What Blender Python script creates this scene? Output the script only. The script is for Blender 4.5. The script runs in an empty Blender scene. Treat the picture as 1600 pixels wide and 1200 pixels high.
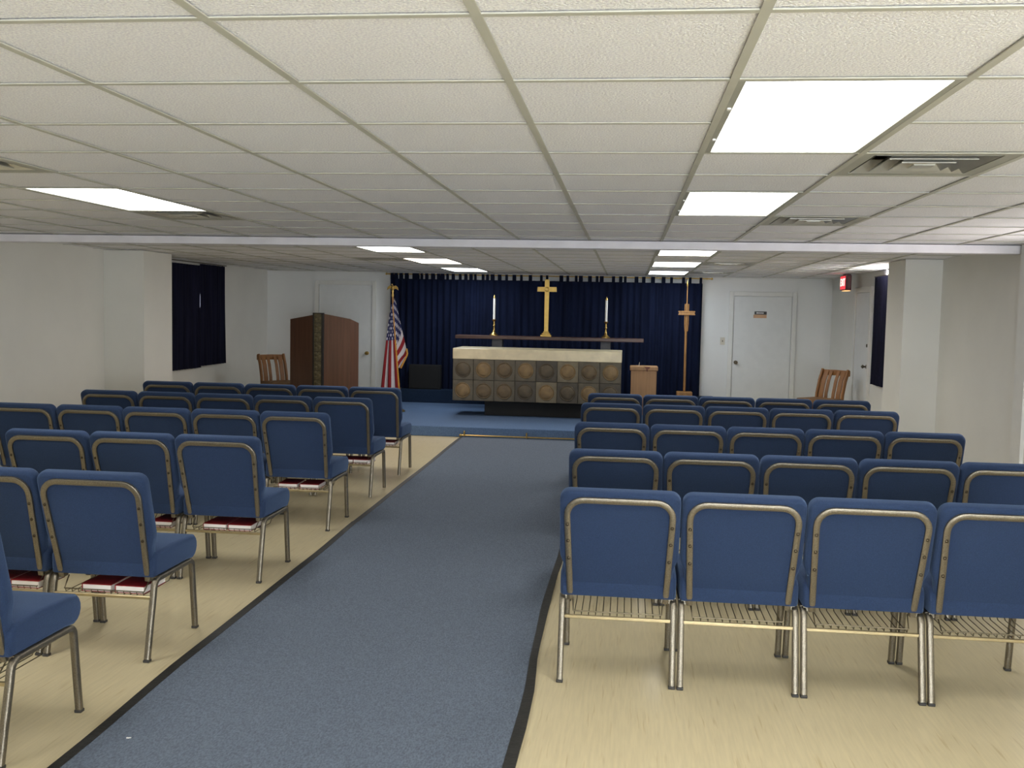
import bpy, bmesh, math, random
from mathutils import Vector, Matrix

random.seed(7)
S = bpy.context.scene
COL = S.collection

# ------------------------------------------------------------------ camera
H = 1.62                       # eye height
FPX = 1548.78                  # focal length in pixels of the 1600 x 1200 frame
RT = Vector((0.99307789, 0.11575104, 0.01994987))
UP = Vector((-0.02802216, 0.06853567, 0.99725504))
FW = Vector((-0.11406603, 0.99091097, -0.07130485))
cam_d = bpy.data.cameras.new('camera')
cam = bpy.data.objects.new('camera', cam_d)
COL.objects.link(cam)
cam.matrix_world = Matrix(((RT.x, UP.x, -FW.x, 0), (RT.y, UP.y, -FW.y, 0), (RT.z, UP.z, -FW.z, H), (0, 0, 0, 1)))
cam_d.sensor_width = 36.0
cam_d.lens = FPX / 1600 * 36.0
cam_d.clip_start = 0.02
S.camera = cam

# ------------------------------------------------------------------ world, exposure, light levels
W = bpy.data.worlds.new('sky'); S.world = W; W.use_nodes = True
W.node_tree.nodes['Background'].inputs[0].default_value = (0.55, 0.68, 0.9, 1)
W.node_tree.nodes['Background'].inputs[1].default_value = 0.6
S.view_settings.view_transform = 'Standard'
S.view_settings.look = 'None'
S.view_settings.gamma = 1.0
S.view_settings.use_curve_mapping = False
S.view_settings.exposure = 0.0
LAMP = 11.0          # troffer diffuser emission
DAY_DOOR = 33.0      # glazed entrance door behind the camera
DAY_RIGHT = 5.0     # window beside the chairs
DAY_CURT = 190.0     # window behind the short curtain
DAY_LEFT = .8


def proj(p):
    v = Vector(p) - Vector((0, 0, H))
    d = v.dot(FW)
    if d < 0.05:
        return None
    return 800 + FPX * v.dot(RT) / d, 600 - FPX * v.dot(UP) / d


# ------------------------------------------------------------------ materials
def srgb(r, g, b):
    f = lambda c: c / 12.92 if c <= 0.04045 else ((c + 0.055) / 1.055) ** 2.4
    return (f(r / 255), f(g / 255), f(b / 255), 1)


def mat(name, col, rough=0.6, metal=0.0, var=0.12, scale=8.0, stretch=(1, 1, 1), bump=0.0, bscale=None, spec=0.5,
        coords='Object', col2=None, detail=4.0, lo=0.35, hi=0.65, bdist=0.004):
    m = bpy.data.materials.new(name); m.use_nodes = True
    nt = m.node_tree; N = nt.nodes; L = nt.links
    b = N['Principled BSDF']
    b.inputs['Roughness'].default_value = rough
    b.inputs['Metallic'].default_value = metal
    b.inputs['Specular IOR Level'].default_value = spec
    tc = N.new('ShaderNodeTexCoord'); mp = N.new('ShaderNodeMapping')
    mp.inputs['Scale'].default_value = stretch
    L.new(tc.outputs[coords], mp.inputs['Vector'])
    nz = N.new('ShaderNodeTexNoise'); nz.inputs['Scale'].default_value = scale; nz.inputs['Detail'].default_value = detail
    L.new(mp.outputs[0], nz.inputs['Vector'])
    rp = N.new('ShaderNodeValToRGB')
    c1 = col
    c2 = col2 if col2 else tuple(min(1, c * (1 + var)) for c in col[:3]) + (1,)
    c0 = tuple(c * (1 - var) for c in col[:3]) + (1,) if not col2 else col
    rp.color_ramp.elements[0].position = lo; rp.color_ramp.elements[0].color = c0
    rp.color_ramp.elements[1].position = hi; rp.color_ramp.elements[1].color = c2
    L.new(nz.outputs['Fac'], rp.inputs[0]); L.new(rp.outputs[0], b.inputs['Base Color'])
    if bump:
        n2 = N.new('ShaderNodeTexNoise'); n2.inputs['Scale'].default_value = bscale or scale; n2.inputs['Detail'].default_value = 3
        L.new(mp.outputs[0], n2.inputs['Vector'])
        bp = N.new('ShaderNodeBump'); bp.inputs['Strength'].default_value = bump; bp.inputs['Distance'].default_value = bdist
        L.new(n2.outputs['Fac'], bp.inputs['Height']); L.new(bp.outputs[0], b.inputs['Normal'])
    return m


def emit(name, col, strength, base=(0.8, 0.8, 0.8, 1)):
    m = bpy.data.materials.new(name); m.use_nodes = True
    b = m.node_tree.nodes['Principled BSDF']
    b.inputs['Base Color'].default_value = base
    b.inputs['Emission Color'].default_value = col
    b.inputs['Emission Strength'].default_value = strength
    b.inputs['Roughness'].default_value = 0.4
    return m


M = {}
M['tile'] = mat('mineral_fibre_tile', srgb(247, 245, 253), 0.5, var=0.13, scale=150, bump=1.0, bscale=130, spec=0.5, lo=.4, hi=.6, bdist=.009)
M['grid'] = mat('ceiling_grid_paint', srgb(186, 185, 174), 0.5, var=0.03)
M['plenum'] = mat('plenum_board', srgb(150, 150, 145), 0.9)
M['wall'] = mat('wall_paint', srgb(224, 223, 217), 0.65, var=0.02, scale=2.0, bump=0.05, bscale=60)
M['wall_far'] = mat('far_wall_paint', srgb(226, 227, 226), 0.6, var=0.02, scale=2.0, bump=0.05, bscale=60)
M['beam'] = mat('beam_paint', srgb(228, 226, 232), 0.55, var=0.05, scale=5, bump=0.1, bscale=30)
M['trim'] = mat('trim_paint', srgb(222, 222, 218), 0.45, var=0.02)
M['door'] = mat('door_paint', srgb(220, 222, 222), 0.5, var=0.02)
M['carpet'] = mat('runner_carpet', srgb(99, 108, 121), 0.95, var=0.22, scale=160, stretch=(1, .45, 1), bump=0.7, bscale=220, spec=0.1)
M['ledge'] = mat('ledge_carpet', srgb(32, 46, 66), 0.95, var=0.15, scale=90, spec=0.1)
M['speaker'] = mat('black_cabinet', srgb(7, 8, 9), 0.8)
M['binding'] = mat('runner_binding', srgb(33, 32, 28), 0.6, var=0.3, scale=25, bump=0.5, bscale=60)
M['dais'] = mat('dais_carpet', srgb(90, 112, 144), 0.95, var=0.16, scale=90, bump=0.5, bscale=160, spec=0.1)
M['fabric'] = mat('blue_upholstery', srgb(39, 54, 82), 0.9, var=0.13, scale=260, bump=0.35, bscale=320, spec=0.2)
_b = M['fabric'].node_tree.nodes['Principled BSDF']
_b.inputs['Sheen Weight'].default_value = .35; _b.inputs['Sheen Roughness'].default_value = .45; _b.inputs['Sheen Tint'].default_value = srgb(150, 180, 225)
M['frame'] = mat('hammered_bronze_frame', srgb(126, 119, 106), 0.32, metal=0.85, var=0.18, scale=220, bump=0.35, bscale=300)
M['wire'] = mat('rack_wire', srgb(170, 155, 120), 0.35, metal=0.8, var=0.1)
M['wiredk'] = mat('rack_grid_wire', srgb(104, 94, 74), 0.4, metal=0.7, var=0.1)
M['cap'] = mat('foot_cap', srgb(50, 48, 46), 0.6)
M['rivet'] = mat('rivet_steel', srgb(72, 64, 52), 0.35, metal=0.9)
M['bookred'] = mat('hymnal_cover', srgb(128, 20, 26), 0.5, var=0.1, scale=40)
M['pages'] = mat('hymnal_pages', srgb(226, 220, 214), 0.8, var=0.06, scale=30, stretch=(1, 1, 30))
M['curtain'] = mat('navy_curtain', srgb(19, 26, 48), 0.9, var=0.25, scale=6, stretch=(1, 1, .15), spec=0.1)
M['curtain2'] = mat('navy_window_curtain', srgb(22, 23, 40), 0.9, var=0.3, scale=9, stretch=(1, 1, .1), spec=0.1)
M['tabc'] = mat('navy_curtain_tab', srgb(18, 23, 40), 0.9, spec=0.1)
M['marble'] = mat('cream_marble', srgb(206, 194, 162), 0.3, var=0.1, scale=7, bump=0.0)
M['panel'] = mat('altar_panel', srgb(86, 80, 67), 0.7, var=0.2, scale=9, bump=0.3, bscale=40, coords='Object')
M['panel_lt'] = mat('altar_panel_pale', srgb(108, 100, 82), 0.7, var=0.16, scale=9, bump=0.3, bscale=40)
M['panel_dk'] = mat('altar_panel_dark', srgb(72, 67, 58), 0.7, var=0.2, scale=9, bump=0.3, bscale=40)
M['disc'] = mat('altar_disc', srgb(92, 77, 54), 0.6, var=0.25, scale=12, bump=0.4, bscale=40)
M['disc_lt'] = mat('altar_disc_bright', srgb(116, 95, 63), 0.6, var=0.22, scale=12, bump=0.4, bscale=40)
M['disc_dk'] = mat('altar_disc_dark', srgb(78, 68, 51), 0.6, var=0.22, scale=12, bump=0.4, bscale=40)
M['black'] = mat('black_plinth', srgb(28, 27, 27), 0.7)
M['darkwood'] = mat('dark_walnut', srgb(74, 50, 42), 0.35, var=0.25, scale=6, stretch=(.3, 4, 4))
M['greypost'] = mat('grey_post', srgb(84, 86, 92), 0.6)
M['brass'] = mat('polished_brass', srgb(198, 166, 98), 0.28, metal=1.0, var=0.06, scale=20)
M['wax'] = mat('candle_wax', srgb(226, 224, 220), 0.5, var=0.02)
M['oak'] = mat('pedestal_oak', srgb(170, 129, 88), 0.5, var=0.1, scale=5, stretch=(6, 6, .4))
M['oakdk'] = mat('pedestal_stain', srgb(110, 62, 48), 0.6)
M['crosswood'] = mat('cross_wood', srgb(156, 112, 62), 0.45, var=0.2, scale=8, stretch=(4, 4, .6))
M['lect'] = mat('lectern_walnut', srgb(90, 61, 44), 0.5, var=0.16, scale=4, stretch=(7, 7, .35))
M['lectpost'] = mat('lectern_carving', srgb(86, 78, 54), 0.6, var=0.35, scale=30, bump=0.9, bscale=40)
M['chairwood'] = mat('chair_oak', srgb(138, 92, 46), 0.45, var=0.16, scale=5, stretch=(5, 5, .5))
M['chairseat'] = mat('chair_seat_pad', srgb(130, 96, 60), 0.7, var=0.1)
M['metaldark'] = mat('dark_knob', srgb(96, 88, 74), 0.35, metal=0.9)
M['plastic'] = mat('switch_plastic', srgb(206, 200, 186), 0.5, var=0.02)
M['signblack'] = mat('plaque_black', srgb(38, 38, 40), 0.4)
M['signwood'] = mat('plaque_brown', srgb(196, 156, 122), 0.5)
M['white'] = mat('white_lettering', srgb(235, 235, 235), 0.5, var=0.0)
M['signbody'] = mat('exit_sign_body', srgb(78, 22, 24), 0.5)
M['exitred'] = emit('exit_sign_face', (1.0, 0.03, 0.05, 1), 1.1, (0.6, 0.02, 0.03, 1))
M['exitlet'] = emit('exit_sign_letters', (1.0, 0.62, 0.55, 1), 2.2, (0.9, 0.7, 0.7, 1))
M['exitlow'] = emit('exit_sign_downlight', (1.0, 0.5, 0.15, 1), 1.2)
M['ventm'] = mat('vent_metal', srgb(190, 188, 180), 0.3, metal=0.55, var=0.05)
M['ventdark'] = mat('vent_throat', srgb(52, 50, 48), 0.8)
M['fixture'] = mat('fixture_frame', srgb(160, 160, 150), 0.45, var=0.03)
M['gold'] = mat('gold_fringe', srgb(196, 142, 52), 0.6, var=0.25, scale=90)
M['lint'] = mat('lint', srgb(225, 222, 215), 0.9)
M['glass_day'] = emit('daylight_entrance_glass', (0.86, 0.93, 1.0, 1), DAY_DOOR)
M['glass_right'] = emit('daylight_window_glass', (1.0, 0.93, 0.9, 1), DAY_RIGHT)
M['glass_curt'] = emit('daylight_window_glass_curtained', (1.0, 0.95, 0.93, 1), DAY_CURT)
M['glass_left'] = emit('dusky_window_glass', (0.75, 0.78, 1.0, 1), DAY_LEFT)


def floor_material():
    m = mat('pale_streaked_vinyl', srgb(204, 190, 154), 0.28, var=0.05, scale=9, stretch=(9, .55, 1), spec=0.35, detail=6)
    nt = m.node_tree; N = nt.nodes; L = nt.links; b = N['Principled BSDF']
    old = b.inputs['Base Color'].links[0].from_socket
    tc = N.new('ShaderNodeTexCoord'); mp = N.new('ShaderNodeMapping'); mp.inputs['Scale'].default_value = (60, 3.2, 1)
    L.new(tc.outputs['Object'], mp.inputs[0])
    nz = N.new('ShaderNodeTexNoise'); nz.inputs['Scale'].default_value = 1.0; nz.inputs['Detail'].default_value = 2
    L.new(mp.outputs[0], nz.inputs[0])
    rp = N.new('ShaderNodeValToRGB'); rp.color_ramp.elements[0].position = .62; rp.color_ramp.elements[1].position = .74
    rp.color_ramp.elements[0].color = (0, 0, 0, 1); rp.color_ramp.elements[1].color = (.55, .55, .55, 1)
    L.new(nz.outputs['Fac'], rp.inputs[0])
    mx = N.new('ShaderNodeMix'); mx.data_type = 'RGBA'
    L.new(rp.outputs[0], mx.inputs[0]); L.new(old, mx.inputs[6]); mx.inputs[7].default_value = srgb(172, 150, 104)
    L.new(mx.outputs[2], b.inputs['Base Color'])
    return m


M['floor'] = floor_material()


def flag_material():
    m = bpy.data.materials.new('flag_cloth'); m.use_nodes = True
    nt = m.node_tree; N = nt.nodes; L = nt.links; b = N['Principled BSDF']; b.inputs['Roughness'].default_value = .8
    uv = N.new('ShaderNodeUVMap'); sp = N.new('ShaderNodeSeparateXYZ'); L.new(uv.outputs[0], sp.inputs[0])

    def mth(op, a, c=None):
        n = N.new('ShaderNodeMath'); n.operation = op
        for i, x in enumerate((a, c)):
            if x is None: continue
            if isinstance(x, (int, float)): n.inputs[i].default_value = x
            else: L.new(x, n.inputs[i])
        return n.outputs[0]
    u, v = sp.outputs[0], sp.outputs[1]
    stripe = mth('MODULO', mth('FLOOR', mth('MULTIPLY', v, 13)), 2)       # 0 red, 1 white
    cant = mth('MULTIPLY', mth('LESS_THAN', u, .4), mth('LESS_THAN', v, 7 / 13))
    # staggered stars: 12 half-columns by 10 half-rows
    su = mth('MULTIPLY', u, 11 / .4); sv = mth('MULTIPLY', v, 9 / (7 / 13))
    du = mth('SUBTRACT', mth('FRACT', su), .5); dv = mth('SUBTRACT', mth('FRACT', sv), .5)
    dist = mth('ADD', mth('MULTIPLY', du, du), mth('MULTIPLY', dv, dv))
    par = mth('LESS_THAN', mth('MODULO', mth('ADD', mth('FLOOR', su), mth('FLOOR', sv)), 2), .5)
    star = mth('MULTIPLY', mth('LESS_THAN', dist, .16), par)
    m1 = N.new('ShaderNodeMix'); m1.data_type = 'RGBA'; L.new(stripe, m1.inputs[0])
    m1.inputs[6].default_value = srgb(134, 19, 29); m1.inputs[7].default_value = srgb(200, 196, 200)
    m2 = N.new('ShaderNodeMix'); m2.data_type = 'RGBA'; L.new(star, m2.inputs[0])
    m2.inputs[6].default_value = srgb(32, 40, 92); m2.inputs[7].default_value = srgb(215, 215, 225)
    m3 = N.new('ShaderNodeMix'); m3.data_type = 'RGBA'; L.new(cant, m3.inputs[0])
    L.new(m1.outputs[2], m3.inputs[6]); L.new(m2.outputs[2], m3.inputs[7])
    L.new(m3.outputs[2], b.inputs['Base Color'])
    return m


M['flag'] = flag_material()


# ------------------------------------------------------------------ mesh helpers
def box(bm, x0, x1, y0, y1, z0, z1, bev=0.0, seg=2):
    vs = [bm.verts.new(p) for p in ((x0, y0, z0), (x1, y0, z0), (x1, y1, z0), (x0, y1, z0), (x0, y0, z1), (x1, y0, z1), (x1, y1, z1), (x0, y1, z1))]
    fs = [bm.faces.new([vs[i] for i in f]) for f in ((3, 2, 1, 0), (4, 5, 6, 7), (0, 1, 5, 4), (1, 2, 6, 5), (2, 3, 7, 6), (3, 0, 4, 7))]
    if bev:
        es = list({e for f in fs for e in f.edges})
        bmesh.ops.bevel(bm, geom=es, offset=bev, segments=seg, affect='EDGES', profile=0.5, clamp_overlap=True)


def cyl(bm, p0, p1, r0, r1=None, n=12):
    tube(bm, [p0, p1], r0, n=n, r1=r1)


def tube(bm, pts, ra, rb=None, n=8, up=None, r1=None, cap=True):
    """sweep an ellipse (ra along 'side', rb along 'normal') along pts"""
    pts = [Vector(p) for p in pts]
    rb = rb if rb is not None else ra
    rings = []
    prev = None
    for i, p in enumerate(pts):
        if i == 0: t = pts[1] - pts[0]
        elif i == len(pts) - 1: t = pts[-1] - pts[-2]
        else: t = (pts[i] - pts[i - 1]).normalized() + (pts[i + 1] - pts[i]).normalized()
        t.normalize()
        if up is not None:
            s = Vector(up) - t * Vector(up).dot(t)
        elif prev is not None:
            s = prev - t * prev.dot(t)
        else:
            a = Vector((0, 0, 1)) if abs(t.z) < .9 else Vector((1, 0, 0))
            s = a - t * a.dot(t)
        s.normalize(); prev = s
        q = t.cross(s)
        k = 1.0
        if r1 is not None:
            k = 1 + (r1 / ra - 1) * i / (len(pts) - 1)
        ring = []
        for j in range(n):
            a = 2 * math.pi * (j + .5) / n
            ca, sa = math.cos(a), math.sin(a)
            e = .42 if n == 8 else 1.0
            ca = math.copysign(abs(ca) ** e, ca); sa = math.copysign(abs(sa) ** e, sa)
            ring.append(bm.verts.new(p + s * (ra * k * ca) + q * (rb * k * sa)))
        rings.append(ring)
    for a, b in zip(rings, rings[1:]):
        for j in range(n):
            bm.faces.new((a[j], a[(j + 1) % n], b[(j + 1) % n], b[j]))
    if cap:
        bm.faces.new(rings[0][::-1]); bm.faces.new(rings[-1])


def lathe(bm, prof, n=16, cx=0, cy=0):
    rings = []
    for r, z in prof:
        rings.append([bm.verts.new((cx + max(r, 1e-4) * math.cos(2 * math.pi * j / n), cy + max(r, 1e-4) * math.sin(2 * math.pi * j / n), z)) for j in range(n)])
    for a, b in zip(rings, rings[1:]):
        for j in range(n):
            bm.faces.new((a[j], a[(j + 1) % n], b[(j + 1) % n], b[j]))
    bm.faces.new(rings[0][::-1]); bm.faces.new(rings[-1])


def prism(bm, outline, axis, a0, a1, bev=0.0, seg=3):
    """extrude a 2-D outline; axis 'y': outline is (x,z), axis 'z': (x,y), axis 'x': (y,z)"""
    def P(o, a):
        return {'y': (o[0], a, o[1]), 'z': (o[0], o[1], a), 'x': (a, o[0], o[1])}[axis]
    A = [bm.verts.new(P(o, a0)) for o in outline]; B = [bm.verts.new(P(o, a1)) for o in outline]
    n = len(outline)
    fa = bm.faces.new(A); fb = bm.faces.new(B[::-1])
    for i in range(n):
        bm.faces.new((A[i], B[i], B[(i + 1) % n], A[(i + 1) % n]))
    bmesh.ops.recalc_face_normals(bm, faces=bm.faces[:])
    if bev:
        es = list(fa.edges) + list(fb.edges)
        bmesh.ops.bevel(bm, geom=es, offset=bev, segments=seg, affect='EDGES', profile=0.5, clamp_overlap=True)


def arc(cx, cy, r, a0, a1, n=6):
    return [(cx + r * math.cos(math.radians(a0 + (a1 - a0) * i / n)), cy + r * math.sin(math.radians(a0 + (a1 - a0) * i / n))) for i in range(n + 1)]


def to_mesh(name, bm, material, smooth=False, angle=40):
    bmesh.ops.recalc_face_normals(bm, faces=bm.faces[:])
    me = bpy.data.meshes.new(name); bm.to_mesh(me); bm.free()
    me.materials.append(material)
    if smooth:
        me.polygons.foreach_set('use_smooth', [True] * len(me.polygons))
        try: me.set_sharp_from_angle(angle=math.radians(angle))
        except Exception: pass
    return me


def link(name, me, parent=None, loc=None):
    o = bpy.data.objects.new(name, me); COL.objects.link(o)
    if parent is not None: o.parent = parent
    if loc is not None: o.location = loc
    return o


def obj(name, bm, material, parent=None, smooth=False, loc=None, angle=40):
    return link(name, to_mesh(name, bm, material, smooth, angle), parent, loc)


def tag(o, label, cat=None, group=None, kind=None):
    o['label'] = label
    if cat: o['category'] = cat
    if group: o['group'] = group
    if kind: o['kind'] = kind
    return o


def thing(name, label, cat, loc=(0, 0, 0), group=None, kind=None, rz=0):
    o = bpy.data.objects.new(name, None); COL.objects.link(o)
    o.location = loc; o.rotation_euler = (0, 0, rz); o.empty_display_size = .1
    return tag(o, label, cat, group, kind)


def boxes(name, lst, material, parent=None, bev=0.0, smooth=False, loc=None):
    bm = bmesh.new()
    for b in lst: box(bm, *b, bev=bev)
    return obj(name, bm, material, parent, smooth, loc)


# ------------------------------------------------------------------ room shell
XL, XR, YN, YB, ZC = -6.05, 3.2, -2.8, 16.2, 2.257
TH = 0.14
o = boxes('floor', [(XL - TH, XR + TH, YN - TH, YB + TH, -.12, 0)], M['floor']); tag(o, 'pale beige streaked vinyl floor', 'floor', kind='structure')
# far wall (behind the altar)
o = boxes('wall_far', [(XL - TH, XR + TH, YB, YB + TH, 0, 2.36)], M['wall_far']); tag(o, 'white far wall behind the altar curtain', 'wall', kind='structure')


def wall_x(name, x0, x1, openings, m, label):
    """wall running along Y with (y0,y1,z0,z1) openings"""
    lst = []; y = YN - TH
    for (a, b, z0, z1) in sorted(openings):
        lst.append((x0, x1, y, a, 0, 2.36))
        if z0 > 0.001: lst.append((x0, x1, a, b, 0, z0))
        lst.append((x0, x1, a, b, z1, 2.36)); y = b
    lst.append((x0, x1, y, YB, 0, 2.36))
    return tag(boxes(name, lst, m), label, 'wall', kind='structure')


WR1 = (6.6, 8.1, .95, 2.02)       # window beside the chairs
WR2 = (11.75, 12.85, .9, 2.245)       # window behind the short curtain
WL1 = (12.75, 14.1, .9, 2.1)
wall_x('wall_right', XR, XR + TH, [WR1, WR2], M['wall'], 'off-white side wall with the exit door')
wall_x('wall_left', XL - TH, XL, [WL1], M['wall'], 'off-white side wall with the dark curtained window near the lectern')
DN = (0.2, 2.4, 0.0, 2.05)
lst = [(XL - TH, DN[0], YN - TH, YN, 0, 2.36), (DN[1], XR + TH, YN - TH, YN, 0, 2.36), (DN[0], DN[1], YN - TH, YN, DN[3], 2.36)]
tag(boxes('wall_near', lst, M['wall']), 'off-white entrance wall with the glazed doors', 'wall', kind='structure')

# windows and glazed entrance
def window_x(name, xpane, xin, side, w, glass, label):
    y0, y1, z0, z1 = w
    t = thing(name, label, 'window', (0, 0, 0), kind='structure')
    boxes('pane', [(xpane - .005, xpane + .005, y0 + .03, y1 - .03, z0 + .03, z1 - .012)], glass, t)
    xm0, xm1 = xpane - .03, xpane + .03
    fr = [(xm0, xm1, y0, y0 + .04, z0, z1), (xm0, xm1, y1 - .04, y1, z0, z1), (xm0, xm1, y0, y1, z0, z0 + .04), (xm0, xm1, y0, y1, z1 - .012, z1),
          (xm0, xm1, y0, y1, (z0 + z1) / 2 - .015, (z0 + z1) / 2 + .015)]
    boxes('window_frame', fr, M['trim'], t)
    a, b = sorted((xin, xin - side * .018))
    c = .085
    ct = min(c, ZC - z1 - .003)
    cs = [(a, b, y0 - c, y0, z0 - c, z1 + ct), (a, b, y1, y1 + c, z0 - c, z1 + ct), (a, b, y0, y1, z1, z1 + ct), (a, b, y0, y1, z0 - c, z0)]
    boxes('casing', cs, M['trim'], t)
    return t


window_x('window_1', XR + .09, XR, 1, WR1, M['glass_right'], 'bright white-cased window in the side wall beside the chair rows')
window_x('window_2', XR + .09, XR, 1, WR2, M['glass_curt'], 'daylit window hidden behind the short dark curtain beside the exit door')
window_x('window_3', XL - .09, XL, -1, WL1, M['glass_left'], 'dim window behind the dark curtain near the lectern')
t = thing('door_4', 'pair of glazed entrance doors in the near wall', 'door', (0, 0, 0), kind='structure')
for k in range(2):
    a = DN[0] + .04 + k * 1.06; b = a + 1.06 - .01
    lf = boxes('door_leaf', [(a, a + .1, YN - .08, YN - .04, .01, 2.03), (b - .1, b, YN - .08, YN - .04, .01, 2.03), (a + .1, b - .1, YN - .08, YN - .04, .01, .22), (a + .1, b - .1, YN - .08, YN - .04, 1.93, 2.03)], M['trim'], t)
    boxes('pane', [(a + .1, b - .1, YN - .065, YN - .055, .22, 1.93)], M['glass_day'], lf)

# pillars and beam
tag(boxes('pillar', [(XL, -5.56, 10.93, 11.64, 0, ZC - .001)], M['wall']), 'off-white boxed pillar on the lectern-side wall beside the curtained window', 'pillar', kind='structure')
tag(boxes('pillar', [(2.83, XR, 10.68, 11.36, 0, ZC - .001)], M['wall']), 'off-white boxed pillar on the exit-side wall before the short curtain', 'pillar', kind='structure')
tag(boxes('ceiling_beam', [(XL, XR, 8.62, 8.76, 2.188, ZC - .0005)], M['beam'], bev=.004), 'shallow white beam crossing the ceiling', 'beam', kind='structure')
# wall joint strips (the vertical seams seen on the long walls)
for nm, bx, lb in (('trim_1', (XR - .03, XR, 8.36, 8.56, 0, ZC - .002), 'white vertical board on the side wall below the beam end'),):
    tag(boxes(nm, [bx], M['trim']), lb, 'trim', kind='structure')

# ------------------------------------------------------------------ ceiling: slab, grid, tiles
T = 0.6096; GX, GY = -0.342, 2.161
gx = lambda i: GX + T * i
gy = lambda k: GY + T * k
ceil = boxes('ceiling', [(XL - TH, XR + TH, YN - TH, YB + TH, 2.36, 2.44)], M['plenum'])
tag(ceil, 'suspended ceiling of white mineral fibre tiles in a grey metal grid', 'ceiling', kind='structure')
LIGHTS = [(1, 1), (1, 5), (1, 12), (1, 16), (1, 20), (-5, 1), (-5, 5), (-4, 12), (-4, 16), (-4, 20), (1, -3), (-5, -3)]   # (col,row), 1 x 2 cells
VENTS = [(2, 3), (2, 7), (2, 16), (2, 20), (-5, 3), (-5, 7), (-5, 16)]
taken = set()
for i, k in LIGHTS: taken |= {(i, k), (i, k + 1)}
taken |= set(VENTS)
I0 = math.floor((XL - GX) / T); I1 = math.ceil((XR - GX) / T)
K0 = math.floor((YN - GY) / T); K1 = math.ceil((YB - GY) / T)
ZT = ZC + .006
cells = []
for i in range(I0, I1):
    for k in range(K0, K1):
        if (i, k) in taken: continue
        x0, x1 = max(gx(i), XL), min(gx(i + 1), XR); y0, y1 = max(gy(k), YN), min(gy(k + 1), YB)
        if x1 - x0 < .03 or y1 - y0 < .03: continue
        ps = [proj((x, y, ZC)) for x in (x0, x1) for y in (y0, y1)]
        area = 0
        if all(ps):
            xs = [min(1600, max(0, p[0])) for p in ps]; ys = [min(1200, max(0, p[1])) for p in ps]
            area = (max(xs) - min(xs)) * (max(ys) - min(ys)) * .6
        cells.append((area, i, k, x0, x1, y0, y1))
cells.sort(reverse=True)
bm = bmesh.new(); box(bm, -T / 2 + .004, T / 2 - .004, -T / 2 + .004, T / 2 - .004, 0, .016)
tile_me = to_mesh('ceiling_tile', bm, M['tile'])
bm = bmesh.new()
for n, (area, i, k, x0, x1, y0, y1) in enumerate(cells):
    full = abs(x1 - x0 - T) < 1e-4 and abs(y1 - y0 - T) < 1e-4
    if n < 300 and area > 0:
        if full:
            link('ceiling_tile', tile_me, ceil, ((x0 + x1) / 2, (y0 + y1) / 2, ZT + random.uniform(0, .0015)))
        else:
            boxes('ceiling_tile', [(x0 + .002, x1 - .002, y0 + .002, y1 - .002, 0, .016)], M['tile'], ceil, loc=(0, 0, ZT))
    else:
        box(bm, x0 + .004, x1 - .004, y0 + .004, y1 - .004, ZT, ZT + .016)
o = obj('distant_ceiling_tiles', bm, M['tile'], ceil); o['kind'] = 'stuff'
for i in range(I0 + 1, I1):
    boxes('main_runner', [(gx(i) - .012, gx(i) + .012, YN, YB, ZC, ZC + .004), (gx(i) - .002, gx(i) + .002, YN, YB, ZC + .004, ZC + .04)], M['grid'], ceil)
for k in range(K0 + 1, K1):
    lst = []
    xs = XL
    for i in range(I0, I1):
        a, b = max(gx(i), XL) + .012, min(gx(i + 1), XR) - .012
        if (i, k) in taken and (i, k - 1) in taken and any(c == i and r + 1 == k for c, r in LIGHTS): continue
        if b - a > .02: lst.append((a, b, gy(k) - .011, gy(k) + .011, ZC + .0004, ZC + .004))
    boxes('cross_tee', lst, M['grid'], ceil)


# ------------------------------------------------------------------ troffers
TINT = {(1, 20): (.84, .93, 1, 1), (-4, 20): (.84, .93, 1, 1), (-4, 16): (1, .88, .8, 1)}
LN = {(1, 1): 'flat white ceiling light with two side clips, beside the large ceiling vent', (1, 5): 'flat white ceiling light over the exit-sign side chairs, before the beam',
      (1, 12): 'small bright ceiling light just beyond the beam, exit-sign side', (1, 16): 'bright ceiling light between two others, beyond the beam on exit-sign side',
      (1, 20): 'cool white ceiling light closest to the curtain, nearer the standing cross', (-5, 1): 'ceiling light high over the sixth lectern-side chair row',
      (-5, 5): 'flat white ceiling light over the lectern-side chairs, before the beam', (-4, 12): 'bright ceiling light just beyond the beam, lectern side',
      (-4, 16): 'warm pinkish ceiling light beyond the beam, lectern side', (-4, 20): 'cool white ceiling light closest to the curtain, nearer the flag',
      (1, -3): 'ceiling light near the entrance, exit-sign side', (-5, -3): 'ceiling light near the entrance, lectern side'}
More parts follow.
